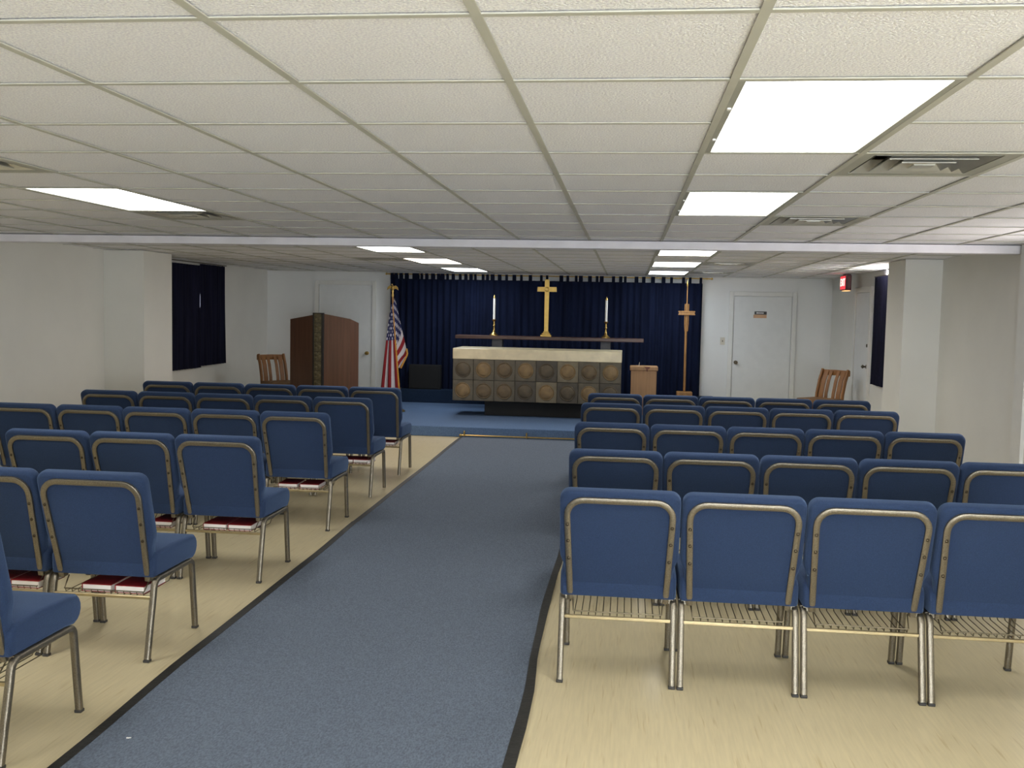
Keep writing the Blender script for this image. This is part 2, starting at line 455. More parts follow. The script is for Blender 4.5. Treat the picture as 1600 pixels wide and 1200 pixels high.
for (i, k) in LIGHTS:
    x0, x1, y0, y1 = gx(i) + .012, gx(i + 1) - .012, gy(k) + .012, gy(k + 2) - .012
    t = thing('ceiling_light', LN[(i, k)], 'ceiling light', ((x0 + x1) / 2, (y0 + y1) / 2, ZC), group='fluorescent lights set in the ceiling')
    w, d = (x1 - x0) / 2, (y1 - y0) / 2; f = .022
    boxes('housing', [(-w, w, -d, d, .06, .085), (-w, -w + .006, -d, d, .008, .06), (w - .006, w, -d, d, .008, .06), (-w, w, -d, -d + .006, .008, .06), (-w, w, d - .006, d, .008, .06)], M['fixture'], t)
    boxes('frame', [(-w, -w + f, -d, d, .001, .008), (w - f, w, -d, d, .001, .008), (-w + f, w - f, -d, -d + .01, .001, .008), (-w + f, w - f, d - .01, d, .001, .008)], M['fixture'], t, bev=.001)
    bm = bmesh.new(); nx, ny = 6, 12; rows = []
    for a in range(ny + 1):
        row = []
        for b in range(nx + 1):
            px, py = -1 + 2 * b / nx, -1 + 2 * a / ny
            row.append(bm.verts.new((px * (w - f), py * (d - .01), .006 - .008 * (1 - px * px) * (1 - py ** 4))))
        rows.append(row)
    for a in range(ny):
        for b in range(nx): bm.faces.new((rows[a][b], rows[a + 1][b], rows[a + 1][b + 1], rows[a][b + 1]))
    key = TINT.get((i, k), (1, .995, .96, 1))
    mn = 'lit_diffuser_%d_%d_%d' % tuple(int(c * 100) for c in key[:3])
    if mn not in bpy.data.materials: emit(mn, key, LAMP)
    obj('diffuser', bm, bpy.data.materials[mn], t, smooth=True)
    if (i, k) in ((1, 1), (1, 5)):
        for yy in (-d + .36, d - .3):
            boxes('clip', [(-w + .004, -w + .016, yy - .012, yy + .012, -.004, .004)], M['white'], t, bev=.002)

# ------------------------------------------------------------------ vents
VN = {(2, 3): 'large metal ceiling vent next to the biggest ceiling light', (2, 7): 'metal ceiling vent next to the exit-side light before the beam',
      (2, 16): 'ceiling vent beyond the beam, exit-sign side', (2, 20): 'ceiling vent closest to the far wall door', (-5, 3): 'ceiling vent over the sixth lectern-side chair row',
      (-5, 7): 'ceiling vent touching the lectern-side ceiling light before the beam', (-5, 16): 'ceiling vent beyond the beam, lectern side'}
for (i, k) in VENTS:
    t = thing('ceiling_vent', VN[(i, k)], 'vent', ((gx(i) + gx(i + 1)) / 2, (gy(k) + gy(k + 1)) / 2, ZC), group='square air vents in the ceiling')
    h = T / 2 - .012
    boxes('throat', [(-h, h, -h, h, .07, .085)], M['ventdark'], t)
    def ring(a, za, b, zb, th=.004):
        bm = bmesh.new()
        A = [bm.verts.new((sx * a, sy * a, za)) for sx, sy in ((-1, -1), (1, -1), (1, 1), (-1, 1))]
        B = [bm.verts.new((sx * b, sy * b, zb)) for sx, sy in ((-1, -1), (1, -1), (1, 1), (-1, 1))]
        C = [bm.verts.new((v.co.x, v.co.y, v.co.z + th)) for v in A]; D = [bm.verts.new((v.co.x, v.co.y, v.co.z + th)) for v in B]
        for q in range(4):
            r = (q + 1) % 4
            bm.faces.new((A[q], A[r], B[r], B[q])); bm.faces.new((C[r], C[q], D[q], D[r])); bm.faces.new((A[r], A[q], C[q], C[r])); bm.faces.new((B[q], B[r], D[r], D[q]))
        return bm
    obj('frame', ring(h, .001, h - .05, .004), M['fixture'], t)
    for q, (a, b) in enumerate(((.235, .175), (.17, .115), (.105, .055))):
        obj('louver', ring(a, .004 - .004 * q, b, .05 - .004 * q), M['ventm'], t)
    boxes('center_plate', [(-.042, .042, -.042, .042, -.004, .002)], M['ventm'], t)

# ------------------------------------------------------------------ platform, runner
PZ = .135
pf = tag(boxes('platform', [(-3.70, 1.4, 12.64, YB - .001, 0, PZ)], M['dais'], bev=.012), 'low blue carpeted platform under the altar', 'platform', kind='structure')
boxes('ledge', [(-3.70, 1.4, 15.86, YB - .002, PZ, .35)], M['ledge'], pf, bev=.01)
t = thing('speaker_cabinet', 'low black cabinet in front of the curtain between flag and altar', 'cabinet', (-3.27, 15.88, .35))
boxes('body', [(-.26, .26, 0, .14, 0, .40)], M['speaker'], t, bev=.008)
boxes('grille', [(-.235, .235, -.006, 0, .02, .38)], M['speaker'], t, bev=.003)

RI = [(-.399, 1.0), (-.399, 3.41), (-.396, 3.74), (-.394, 4.03), (-.415, 4.70), (-.43, 5.42), (-.426, 6.06), (-.42, 6.44), (-.425, 8), (-.43, 10), (-.43, 12.6)]
RO = [(-.354, 1.0), (-.354, 3.416), (-.349, 3.75), (-.352, 4.04), (-.381, 4.705), (-.386, 5.364), (-.388, 6.04), (-.378, 6.44), (-.385, 8), (-.39, 10), (-.39, 12.6)]
LO = [(-1.91, 1.0), (-1.964, 3.16), (-2.002, 4.35), (-2.018, 6.12), (-2.05, 7.5), (-2.075, 9.4), (-2.118, 12.6)]
LI = [(-1.866, 1.0), (-1.922, 3.16), (-1.956, 4.35), (-1.972, 6.12), (-2.006, 7.5), (-2.032, 9.4), (-2.076, 12.6)]


def resample(p, n=60):
    out = []
    for a in range(n):
        y = 1.0 + (12.6 - 1.0) * a / (n - 1)
        for (xa, ya), (xb, yb) in zip(p, p[1:]):
            if ya <= y <= yb + 1e-6:
                f = (y - ya) / (yb - ya); f = f * f * (3 - 2 * f)
                out.append((xa + (xb - xa) * f, y)); break
    return out


def strip(bm, A, B, z0, z1):
    n = len(A); V = []
    for (a, b) in zip(A, B):
        V.append([bm.verts.new((a[0], a[1], z0)), bm.verts.new((b[0], b[1], z0)), bm.verts.new((b[0], b[1], z1)), bm.verts.new((a[0], a[1], z1))])
    for p, q in zip(V, V[1:]):
        for j in range(4): bm.faces.new((p[j], p[(j + 1) % 4], q[(j + 1) % 4], q[j]))
    bm.faces.new(V[0]); bm.faces.new(V[-1][::-1])


run = thing('carpet_runner', 'grey-blue carpet runner with black edging along the aisle', 'carpet', (0, 0, 0))
ri, ro, li, lo_ = map(resample, (RI, RO, LI, LO))
bm = bmesh.new(); strip(bm, li, ri, .0005, .008); obj('pile', bm, M['carpet'], run)
bm = bmesh.new(); strip(bm, ri, ro, .0005, .010); obj('edge_binding', bm, M['binding'], run)
sp = 33
bm = bmesh.new(); strip(bm, lo_[:sp], li[:sp], .0005, .010); obj('edge_binding', bm, M['binding'], run)
bm = bmesh.new(); strip(bm, [(x + .006, y) for x, y in lo_[sp - 1:]], [(x + .003, y) for x, y in li[sp - 1:]], .0006, .0105); obj('edge_binding', bm, M['binding'], run)
for lx, ly, lb in ((-1.809, 3.41, 'tiny white fleck of lint on the grey-blue runner'),):
    bm = bmesh.new(); box(bm, -.006, .006, -.003, .003, 0, .004, bev=.0015); box(bm, .001, .011, .002, .006, 0, .003, bev=.001)
    tag(obj('lint', bm, M['lint'], None, loc=(lx, ly, .0082)), lb, 'lint')
rod = thing('stair_rod', 'brass rod holding the runner at the foot of the platform', 'stair rod', (0, 12.605, 0))
bm = bmesh.new(); tube(bm, [(-2.11, 0, .03), (-.36, 0, .03)], .009, n=10); obj('rod', bm, M['brass'], rod, smooth=True)
for x in (-2.11, -.36):
    bm = bmesh.new(); lathe(bm, [(.004, -.018), (.014, -.01), (.017, 0), (.014, .01), (.004, .018)], 10)
    bmesh.ops.rotate(bm, verts=bm.verts[:], matrix=Matrix.Rotation(math.pi / 2, 3, 'Y')); obj('finial', bm, M['brass'], rod, True, loc=(x, 0, .03))
for x in (-2.06, -1.25, -.44):
    boxes('bracket', [(x - .008, x + .008, -.012, .03, .015, .085)], M['brass'], rod, bev=.004)


# ------------------------------------------------------------------ doors, switch, plaque, exit sign
def door_back(name, x0, x1, ztop, knobx, knobm, label):
    t = thing(name, label, 'door', (0, YB, 0), kind='structure')
    lf = boxes('leaf', [(x0, x1, -.016, -.002, .01, ztop)], M['door'], t, bev=.002)
    c = .075
    cs = [(x0 - c, x0 - .006, -.034, 0, 0, ztop + c), (x1 + .006, x1 + c, -.034, 0, 0, ztop + c), (x0 - .006, x1 + .006, -.034, 0, ztop + .006, ztop + c)]
    boxes('casing', cs, M['trim'], t, bev=.004)
    bm = bmesh.new(); lathe(bm, [(.03, 0), (.03, .006), (.012, .01), (.012, .03), (.027, .045), (.03, .06), (.022, .07), (.004, .073)], 14)
    bmesh.ops.rotate(bm, verts=bm.verts[:], matrix=Matrix.Rotation(math.pi / 2, 3, 'X'))
    obj('knob', bm, knobm, lf, True, loc=(knobx, -.016, .905))
    return t


door_back('door_1', -5.14, -4.24, 2.03, -4.31, M['brass'], 'plain white door with a brass knob behind the lectern')
door_back('door_2', 1.68, 2.58, 1.96, 1.735, M['metaldark'], 'white door with a small plaque beside the navy curtain')
t = thing('door_3', 'white exit door under the red sign', 'door', (XR, 0, 0), kind='structure')
lf = boxes('leaf', [(-.016, -.002, 13.62, 14.42, .01, 1.99)], M['door'], t, bev=.002)
boxes('casing', [(-.034, 0, 13.54, 13.614, 0, 2.07), (-.034, 0, 14.426, 14.51, 0, 2.07), (-.034, 0, 13.614, 14.426, 1.996, 2.07)], M['trim'], t, bev=.004)
bm = bmesh.new(); lathe(bm, [(.028, 0), (.028, .006), (.012, .01), (.012, .03), (.028, .05), (.004, .07)], 12)
bmesh.ops.rotate(bm, verts=bm.verts[:], matrix=Matrix.Rotation(-math.pi / 2, 3, 'Y')); obj('knob', bm, M['metaldark'], lf, True, loc=(-.016, 13.69, 1.0))
bm = bmesh.new(); lathe(bm, [(.022, 0), (.022, .012), (.004, .016)], 12)
bmesh.ops.rotate(bm, verts=bm.verts[:], matrix=Matrix.Rotation(-math.pi / 2, 3, 'Y')); obj('deadbolt', bm, M['metaldark'], lf, True, loc=(-.016, 13.69, 1.28))

t = thing('light_switch', 'small white light switch between the curtain and the plaque door', 'light switch', (1.52, YB, 1.24))
boxes('plate', [(-.036, .036, -.007, -.0005, -.06, .06)], M['plastic'], t, bev=.003)
boxes('toggle', [(-.006, .006, -.02, -.007, -.012, .014)], M['metaldark'], t, bev=.002)
t = thing('door_plaque', 'small black and brown name plaque on the white door', 'plaque', (2.095, YB - .0165, 1.675))
boxes('name_plate', [(-.09, .1, -.006, -.0003, .0, .05)], M['signblack'], t, bev=.001)
boxes('backing', [(-.105, .1, -.005, -.0003, -.055, -.001)], M['signwood'], t, bev=.001)
# unreadable white lettering: a row of short strokes
for a, b in ((-.06, -.035), (-.028, -.012), (-.004, .008), (.016, .028), (.036, .05)):
    boxes('lettering', [(a, b, -.0068, -.006, .014, .036)], M['white'], t)

t = thing('exit_sign', 'glowing red exit sign box hung by the ceiling over the side door', 'exit sign', (3.01, 14.38, 2.0))
boxes('housing', [(-.03, .05, -.16, .17, .03, .235)], M['signbody'], t, bev=.006)
boxes('face', [(-.034, -.03, -.15, .16, .045, .225)], M['exitred'], t)
boxes('downlight', [(-.02, .05, -.1, .1, .018, .03)], M['exitlow'], t, bev=.003)
boxes('canopy', [(-.02, .06, -.08, .08, .235, .255)], M['signbody'], t)
cu = bpy.data.curves.new('exit_letters', 'FONT'); cu.body = 'EXIT'; cu.size = .15; cu.align_x = 'CENTER'; cu.align_y = 'CENTER'; cu.extrude = .0012
tmp = bpy.data.objects.new('exit_letters_tmp', cu); COL.objects.link(tmp)
bpy.context.view_layer.update()
me = bpy.data.meshes.new_from_object(tmp.evaluated_get(bpy.context.evaluated_depsgraph_get()))
bpy.data.objects.remove(tmp)
me.materials.clear(); me.materials.append(M['exitlet'])
o = link('lettering', me, t, (-.0355, .005, .135)); o.rotation_euler = (math.pi / 2, 0, -math.pi / 2)


# ------------------------------------------------------------------ curtains
def curtain_mesh(length, z0, z1, folds, amp, seed, gap0=0.0, gap1=0.0):
    """pleated sheet along local X, thickness via doubled surface"""
    rnd = random.Random(seed)
    nx = folds * 8; nz = 10
    ph = [0]
    for _ in range(nx): ph.append(ph[-1] + 2 * math.pi / 8 * rnd.uniform(.6, 1.4))
    am = [amp * rnd.uniform(.6, 1.25) for _ in range(folds * 2 + 3)]
    bm = bmesh.new(); F = []; Bk = []
    for iz in range(nz + 1):
        s = iz / nz; z = z1 + (z0 - z1) * s
        rf, rb = [], []
        for ix in range(nx + 1):
            q = ix / nx; g = math.exp(-((s - .36) / .11) ** 2)
            x = length * q - gap1 * g * q ** 6 + gap0 * g * (1 - q) ** 6
            a = am[int(ph[ix] / math.pi) % len(am)] * (.55 + .45 * s)
            y = a * math.sin(ph[ix] + .25 * math.sin(3 * s + ix * .05)) + .006 * math.sin(9 * x + 2 * s)
            rf.append(bm.verts.new((x, y, z))); rb.append(bm.verts.new((x, y + .004, z)))
        F.append(rf); Bk.append(rb)
    for a in range(nz):
        for b in range(nx):
            bm.faces.new((F[a][b], F[a + 1][b], F[a + 1][b + 1], F[a][b + 1]))
            bm.faces.new((Bk[a][b], Bk[a][b + 1], Bk[a + 1][b + 1], Bk[a + 1][b]))
    for a in range(nz):
        for c in (0, nx):
            bm.faces.new((F[a][c], Bk[a][c], Bk[a + 1][c], F[a + 1][c]))
    for b in range(nx):
        for c in (0, nz):
            bm.faces.new((F[c][b], F[c][b + 1], Bk[c][b + 1], Bk[c][b]))
    return bm


CY = 16.08
cur = thing('tab_top_curtain', 'wide navy tab-top curtain hanging behind the altar', 'curtain', (-3.9, CY, 0))
obj('cloth', curtain_mesh(5.07, .352, 2.15, 46, .032, 3), M['curtain'], cur, smooth=True, angle=80)
tabx = [613, 622, 630, 639, 651, 656, 663, 671, 681, 690, 696, 704, 713, 724, 733, 741, 748, 760, 767, 775, 786, 797, 809, 820, 834, 851, 860, 882, 892, 905, 912, 926, 937, 944, 962, 973, 980, 997, 1008, 1022, 1038, 1050, 1068, 1078, 1094]
rt = random.Random(5)
for px in tabx:
    x = -3.9 + (px - 613) / (1097 - 613) * 5.07
    w = rt.uniform(.018, .032)
    boxes('tab', [(-w, w, -.022, -.018, 2.135, 2.238), (-w, w, .018, .022, 2.135, 2.238), (-w, w, -.022, .022, 2.238, 2.242)], M['tabc'], cur, loc=(min(max(x, -3.87), 1.14) + 3.9, 0, 0))
t = thing('curtain_rod', 'thin rod carrying the navy curtain under the ceiling', 'curtain rod', (0, CY, 2.226))
bm = bmesh.new(); tube(bm, [(-3.96, 0, 0), (1.3, 0, 0)], .010, n=10); obj('rod', bm, M['brass'], t, True)
for x in (-3.97, 1.31):
    bm = bmesh.new(); bmesh.ops.create_uvsphere(bm, u_segments=10, v_segments=8, radius=.019); obj('finial', bm, M['brass'], t, True, loc=(x, 0, 0))
for x in (-3.93, 1.24):
    boxes('bracket', [(x - .008, x + .008, .008, YB - CY, -.012, .012)], M['brass'], t)


def side_curtain(nm, x, y0, y1, z0, z1, seed, label, group, g0=0, g1=0):
    t = thing(nm, label, 'curtain', (x, y0, 0), group=group, rz=math.pi / 2)
    f = max(6, int((y1 - y0) / .085))
    obj('cloth', curtain_mesh(y1 - y0, z0, z1, f, .018, seed, g0, g1), M['curtain2'], t, True, angle=80)
    return t


G1 = 'short dark curtains over the side windows'
side_curtain('window_curtain', XL + .06, 12.3, 13.405, .765, 2.20, 11, 'dark navy curtain panel beside the boxed pillar, lectern-side window', G1, 0, .036)
side_curtain('window_curtain', XL + .06, 13.42, 14.29, .785, 2.225, 12, 'dark navy curtain panel closer to the lectern, lectern-side window', G1, .036, 0)
side_curtain('window_curtain', XR - .06, 11.45, 13.2, .80, 2.17, 13, 'dark navy curtain panel between boxed pillar and exit door', G1)
for x, y0, y1, z, lb in ((XL + .06, 12.25, 14.33, 2.236, 'lectern-side window'), (XR - .06, 11.4, 13.25, 2.176, 'exit-side window')):
    t = thing('window_curtain_rod', 'slim dark rod above the %s curtain' % lb, 'curtain rod', (x, 0, z))
    bm = bmesh.new(); tube(bm, [(0, y0, 0), (0, y1, 0)], .007, n=8); obj('rod', bm, M['metaldark'], t, True)
    s = -1 if x < 0 else 1
    for y in (y0 + .02, y1 - .02): boxes('bracket', [(min(0, s * .06), max(0, s * .06), y - .008, y + .008, -.006, .006)], M['metaldark'], t)

# ------------------------------------------------------------------ altar
AX0, AX1, AY0, AY1 = -2.46, -.07, 13.95, 14.72
alt = thing('altar', 'altar with cream marble top and two rows of round-medallion panels', 'altar', (0, 0, 0))
bm = bmesh.new(); box(bm, AX0 - .004, AX1 + .004, AY0 - .012, AY1 + .01, .955, 1.108, bev=.008); obj('marble_top', bm, M['marble'], alt)['label'] = 'cream marble slab'
boxes('body', [(AX0 + .02, AX1 - .02, AY0 + .012, AY1, .37, .955)], M['panel_dk'], alt)
boxes('plinth', [(-2.03, -.5, 14.2, 14.6, PZ, .37)], M['black'], alt, bev=.004)['label'] = 'black recessed plinth'
pat = [['n', 'n', 'n', 'n', 'd', 'l', 'n', 'n'], ['n', 'n', 'n', 'd', 'l', 'd', 'n', 'd']]
dsc = [['d', 'l', 'n', 'l', 'd', 'l', 'n', 'l'], ['l', 'n', 'n', 'd', 'l', 'd', 'l', 'd']]
pm = {'n': 'panel', 'l': 'panel_lt', 'd': 'panel_dk'}; dm = {'n': 'disc', 'l': 'disc_lt', 'd': 'disc_dk'}
pw = (AX1 - AX0) / 8; phh = (.955 - .36) / 2
cache = {}
for r in range(2):
    for c in range(8):
        k = pm[pat[r][c]]
        if k not in cache:
            bm = bmesh.new(); box(bm, -pw / 2 + .003, pw / 2 - .003, -.012, .012, -phh / 2 + .003, phh / 2 - .003, bev=.003); cache[k] = to_mesh('panel', bm, M[k])
        p = link('panel', cache[k], alt, (AX0 + pw * (c + .5), AY0, .955 - phh * (r + .5)))
        k = dm[dsc[r][c]]
        if k not in cache:
            bm = bmesh.new(); lathe(bm, [(.112, 0), (.112, .006), (.104, .012), (.096, .007), (.092, .012), (.06, .02), (.0, .023)], 24)
            bmesh.ops.rotate(bm, verts=bm.verts[:], matrix=Matrix.Rotation(math.pi / 2, 3, 'X')); cache[k] = to_mesh('medallion', bm, M[k], True)
        m_ = link('medallion', cache[k], p, (random.uniform(-.004, .004), -.012, random.uniform(-.004, .004))); m_.rotation_euler = (0, random.uniform(0, 6), 0)
for s_, x in ((-1, AX0), (1, AX1)):
    for r in range(2):
        for c in range(2):
            y0 = AY0 + .014 + c * .375
            z1 = .955 - phh * r
            boxes('side_panel', [(x - .0 if s_ > 0 else x, x + .02 if s_ < 0 else x, y0, y0 + .37, z1 - phh + .003, z1 - .003)] if s_ < 0 else [(x - .02, x, y0, y0 + .37, z1 - phh + .003, z1 - .003)], M['panel_dk'], alt)

# retable shelf with cross and candles
ret = thing('altar_shelf', 'long dark wood shelf table behind the altar', 'shelf', (0, 0, 0))
boxes('shelf_board', [(-2.64, .25, 15.12, 15.46, 1.215, 1.268)], M['darkwood'], ret, bev=.006)
for a, b in ((-2.075, -1.915), (-.40, -.25)):
    boxes('leg', [(a, b, 15.2, 15.38, PZ, 1.215)], M['greypost'], ret, bev=.004)

cr = thing('brass_cross', 'tall brass cross standing on the dark shelf', 'cross', (-1.245, 15.28, 1.268))
bm = bmesh.new(); box(bm, -.085, .085, -.06, .06, 0, .03, bev=.004); box(bm, -.065, .065, -.045, .045, .03, .055, bev=.004); box(bm, -.045, .045, -.03, .03, .055, .08, bev=.006)
obj('base', bm, M['brass'], cr)
bm = bmesh.new(); prism(bm, [(-.032, .08), (.032, .08), (.036, .88), (-.036, .88)], 'y', -.012, .012, bev=.003); obj('upright', bm, M['brass'], cr)
bm = bmesh.new(); prism(bm, [(-.15, .69), (.15, .69), (.145, .765), (-.145, .765)], 'y', -.0121, .0121, bev=.003); obj('crossbar', bm, M['brass'], cr)
bm = bmesh.new(); lathe(bm, [(.04, .0), (.04, .006), (.028, .014), (.018, .01), (.004, .012)], 16); bmesh.ops.rotate(bm, verts=bm.verts[:], matrix=Matrix.Rotation(math.pi / 2, 3, 'X'))
obj('medallion', bm, M['brass'], cr, True, loc=(0, -.012, .728))

for x, lb in ((-2.058, 'white candle in a brass candlestick on the shelf, nearer the flag'), (-.327, 'white candle in a brass candlestick on the shelf, nearer the wooden box')):
    c = thing('candlestick', lb, 'candlestick', (x, 15.28, 1.268), group='candles on the altar shelf')
    bm = bmesh.new(); lathe(bm, [(.068, 0), (.068, .012), (.05, .025), (.028, .045), (.016, .06), (.022, .072), (.014, .085), (.012, .14), (.02, .155), (.012, .17), (.014, .19), (.012, .215), (.024, .228), (.032, .246), (.034, .25), (.016, .252)], 16)
    obj('stem', bm, M['brass'], c, True)
    bm = bmesh.new(); lathe(bm, [(.018, .25), (.018, .58), (.017, .583)], 14); obj('candle', bm, M['wax'], c, True)
    bm = bmesh.new(); lathe(bm, [(.019, .575), (.018, .59), (.008, .615), (.002, .63)], 12); obj('follower', bm, M['brass'], c, True)

# wooden box pedestal
p = thing('wooden_pedestal', 'plain light wooden box pedestal beside the altar', 'pedestal', (.262, 14.9, PZ))
bm = bmesh.new(); box(bm, -.19, .19, 0, .34, 0, .665, bev=.004); obj('body', bm, M['oak'], p)
bm = bmesh.new(); box(bm, -.208, .208, -.018, .358, .665, .73, bev=.012); tp = obj('top', bm, M['oak'], p)
bm = bmesh.new(); prism(bm, [(.0, .726), (.09, .726), (.085, .705), (.06, .69), (.055, .655), (.04, .66), (.03, .70)], 'y', -.0195, -.0165); obj('stain', bm, M['oakdk'], tp)
bm = bmesh.new(); tube(bm, [(-.078, .06, .73), (-.07, .06, .77), (-.066, .06, .79)], .0035, n=6); obj('wick_pin', bm, M['wax'], p)

# processional cross on a pole
pc = thing('processional_cross', 'slim wooden cross on a tall pole in a block stand', 'cross', (.905, 15.6, PZ))
bm = bmesh.new(); box(bm, -.12, .12, -.11, .11, 0, .32, bev=.008); obj('stand', bm, M['crosswood'], pc)
bm = bmesh.new(); tube(bm, [(0, 0, .32), (-.004, 0, 1.32)], .019, n=10); obj('pole', bm, M['crosswood'], pc, True)
bm = bmesh.new(); tube(bm, [(-.018, -.01, 1.26), (-.026, -.01, 1.36), (-.026, -.01, 1.68)], .009, n=6); tube(bm, [(.018, -.01, 1.26), (.026, -.01, 1.36), (.026, -.01, 1.68)], .009, n=6)
box(bm, -.012, .012, -.016, 0, 1.3, 1.69, bev=.003); obj('upright', bm, M['crosswood'], pc)
bm = bmesh.new(); box(bm, -.128, .128, -.03, -.014, 1.552, 1.572, bev=.003); box(bm, -.128, .128, -.03, -.014, 1.508, 1.528, bev=.003); box(bm, -.12, .12, -.026, -.016, 1.528, 1.552); obj('crossbar', bm, M['crosswood'], pc)
bm = bmesh.new(); tube(bm, [(0, 0, 1.66), (.002, 0, 1.98)], .007, n=8); obj('top_rod', bm, M['crosswood'], pc, True)
bm = bmesh.new(); lathe(bm, [(.01, 1.95), (.014, 1.97), (.012, 2.0), (.002, 2.05)], 10); obj('finial', bm, M['brass'], pc, True)

# ------------------------------------------------------------------ flag
FY = 14.3
fl = thing('flag_stand', 'draped american flag with gold fringe on a pole topped by an eagle', 'flag', (-3.36, FY, PZ))
bm = bmesh.new(); lathe(bm, [(.13, 0), (.13, .015), (.1, .035), (.04, .06), (.028, .13), (.02, .135)], 18); obj('base', bm, M['brass'], fl, True)
ptop = Vector((-.075, 0, 1.70)); pbot = Vector((.02, 0, .1))
bm = bmesh.new(); tube(bm, [pbot, ptop], .0135, n=10); obj('pole', bm, M['crosswood'], fl, True)
bm = bmesh.new(); lathe(bm, [(.016, 0), (.02, .02), (.012, .06), (.018, .08), (.01, .1)], 10, ptop.x, 0)
bmesh.ops.translate(bm, verts=bm.verts[:], vec=(0, 0, 1.69)); obj('ferrule', bm, M['brass'], fl, True)
bm = bmesh.new()
bmesh.ops.create_uvsphere(bm, u_segments=10, v_segments=8, radius=.026, matrix=Matrix.Translation((ptop.x, 0, 1.82)) @ Matrix.Diagonal((1, 1, 1.5, 1)))
bmesh.ops.create_uvsphere(bm, u_segments=8, v_segments=6, radius=.013, matrix=Matrix.Translation((ptop.x - .012, -.005, 1.868)))
for s_ in (-1, 1):
    prism(bm, [(ptop.x + s_ * .01, 1.80), (ptop.x + s_ * .05, 1.81), (ptop.x + s_ * .085, 1.785), (ptop.x + s_ * .075, 1.83), (ptop.x + s_ * .045, 1.855), (ptop.x + s_ * .01, 1.84)], 'y', -.008, .008)
obj('eagle', bm, M['brass'], fl, True)


def flag_sheet(name, fn, uvf, nu, nv):
    bm = bmesh.new(); uvl = bm.loops.layers.uv.new('UVMap')
    V = [[bm.verts.new(fn(a / nu, b / nv)) for b in range(nv + 1)] for a in range(nu + 1)]
    for a in range(nu):
        for b in range(nv):
            f = bm.faces.new((V[a][b], V[a + 1][b], V[a + 1][b + 1], V[a][b + 1]))
            for l, (i, j) in zip(f.loops, ((a, b), (a + 1, b), (a + 1, b + 1), (a, b + 1))):
                l[uvl].uv = uvf(i / nu, j / nv)
    me = to_mesh(name, bm, M['flag'], True, 80)
    ob = link(name, me, fl)
    sm = ob.modifiers.new('thickness', 'SOLIDIFY'); sm.thickness = .003; sm.offset = 0
    return ob


# (offsets in metres from the flag's origin; s runs down, t runs across)
def lobe_left(s, t):
    z = 1.575 - 1.29 * s
    xr = -.072 + .118 * s
    xl = xr - .012 - .27 * (s ** .9)
    x = xr + (xl - xr) * t
    return (x, -.025 - .03 * math.sin(t * 3.1) * (.4 + .6 * s) - .018 * math.sin(t * 14 + s), z - .03 * t * s)


def uv_left(s, t): return (.02 + .95 * s * (1 + .0 * t), (4.95 - 4.9 * t) / 13 * 1.0)


def lobe_right(s, t):
    # t across from the pole outwards, s down the fold
    z = 1.575 - .93 * s
    w = .02 + .135 * min(1, s * 1.25) ** .85
    if s > .8: w *= 1 - (s - .8) / .2 * .72
    x = -.068 + .085 * s + w * t
    return (x, -.012 + .02 * math.sin(t * 3.1) - .012 * math.sin(s * 9 + t * 5), z + .10 * t * (1 - s))


def uv_right(s, t): return (.14 + .2 * t, max(.01, min(.99, -.02 + .86 * s + .17 * t)))


flag_sheet('flag_cloth', lobe_left, lambda s, t: uv_left(s, t), 40, 24)
flag_sheet('flag_cloth', lobe_right, lambda s, t: uv_right(s, t), 40, 14)
bm = bmesh.new(); pts = [Vector(lobe_left(s / 20, -.03)) + Vector((0, -.012, 0)) for s in range(21)]
tube(bm, pts, .012, .006, n=8, up=(1, 0, 0))
pts = [Vector(lobe_right(.72 + .28 * s / 8, 1.0)) + Vector((.006, -.006, 0)) for s in range(9)]
tube(bm, pts, .012, .006, n=8, up=(1, 0, 0)); obj('fringe', bm, M['gold'], fl, True)['label'] = 'gold fringe'

# ------------------------------------------------------------------ lectern
lec = thing('lectern', 'tall brown wooden lectern with a carved corner strip', 'lectern', (-4.12, 13.2, 0))
# plan: faceted front, corner strip toward the chairs, seen from the aisle
PL = [(-.58, .28), (-.14, -.02), (.0, -.04), (.365, .0), (.40, .30), (.32, .52), (-.42, .52)]


def zt(x): return 1.565 - .0
def slab(name, a, b, z0a, z0b, th, m, zb=.0):
    """upright board between plan points a and b, sloping top"""
    a = Vector(a); b = Vector(b); d = (b - a).normalized(); n = Vector((-d.y, d.x)) * th
    bm = bmesh.new()
    A = [bm.verts.new((p.x, p.y, z)) for p, z in ((a, zb), (b, zb), (b, z0b), (a, z0a))]
    B = [bm.verts.new((p.x + n.x, p.y + n.y, z)) for p, z in ((a, zb), (b, zb), (b, z0b), (a, z0a))]
    bm.faces.new(A); bm.faces.new(B[::-1])
    for i in range(4): bm.faces.new((A[i], B[i], B[(i + 1) % 4], A[(i + 1) % 4]))
    return obj(name, bm, m, lec)


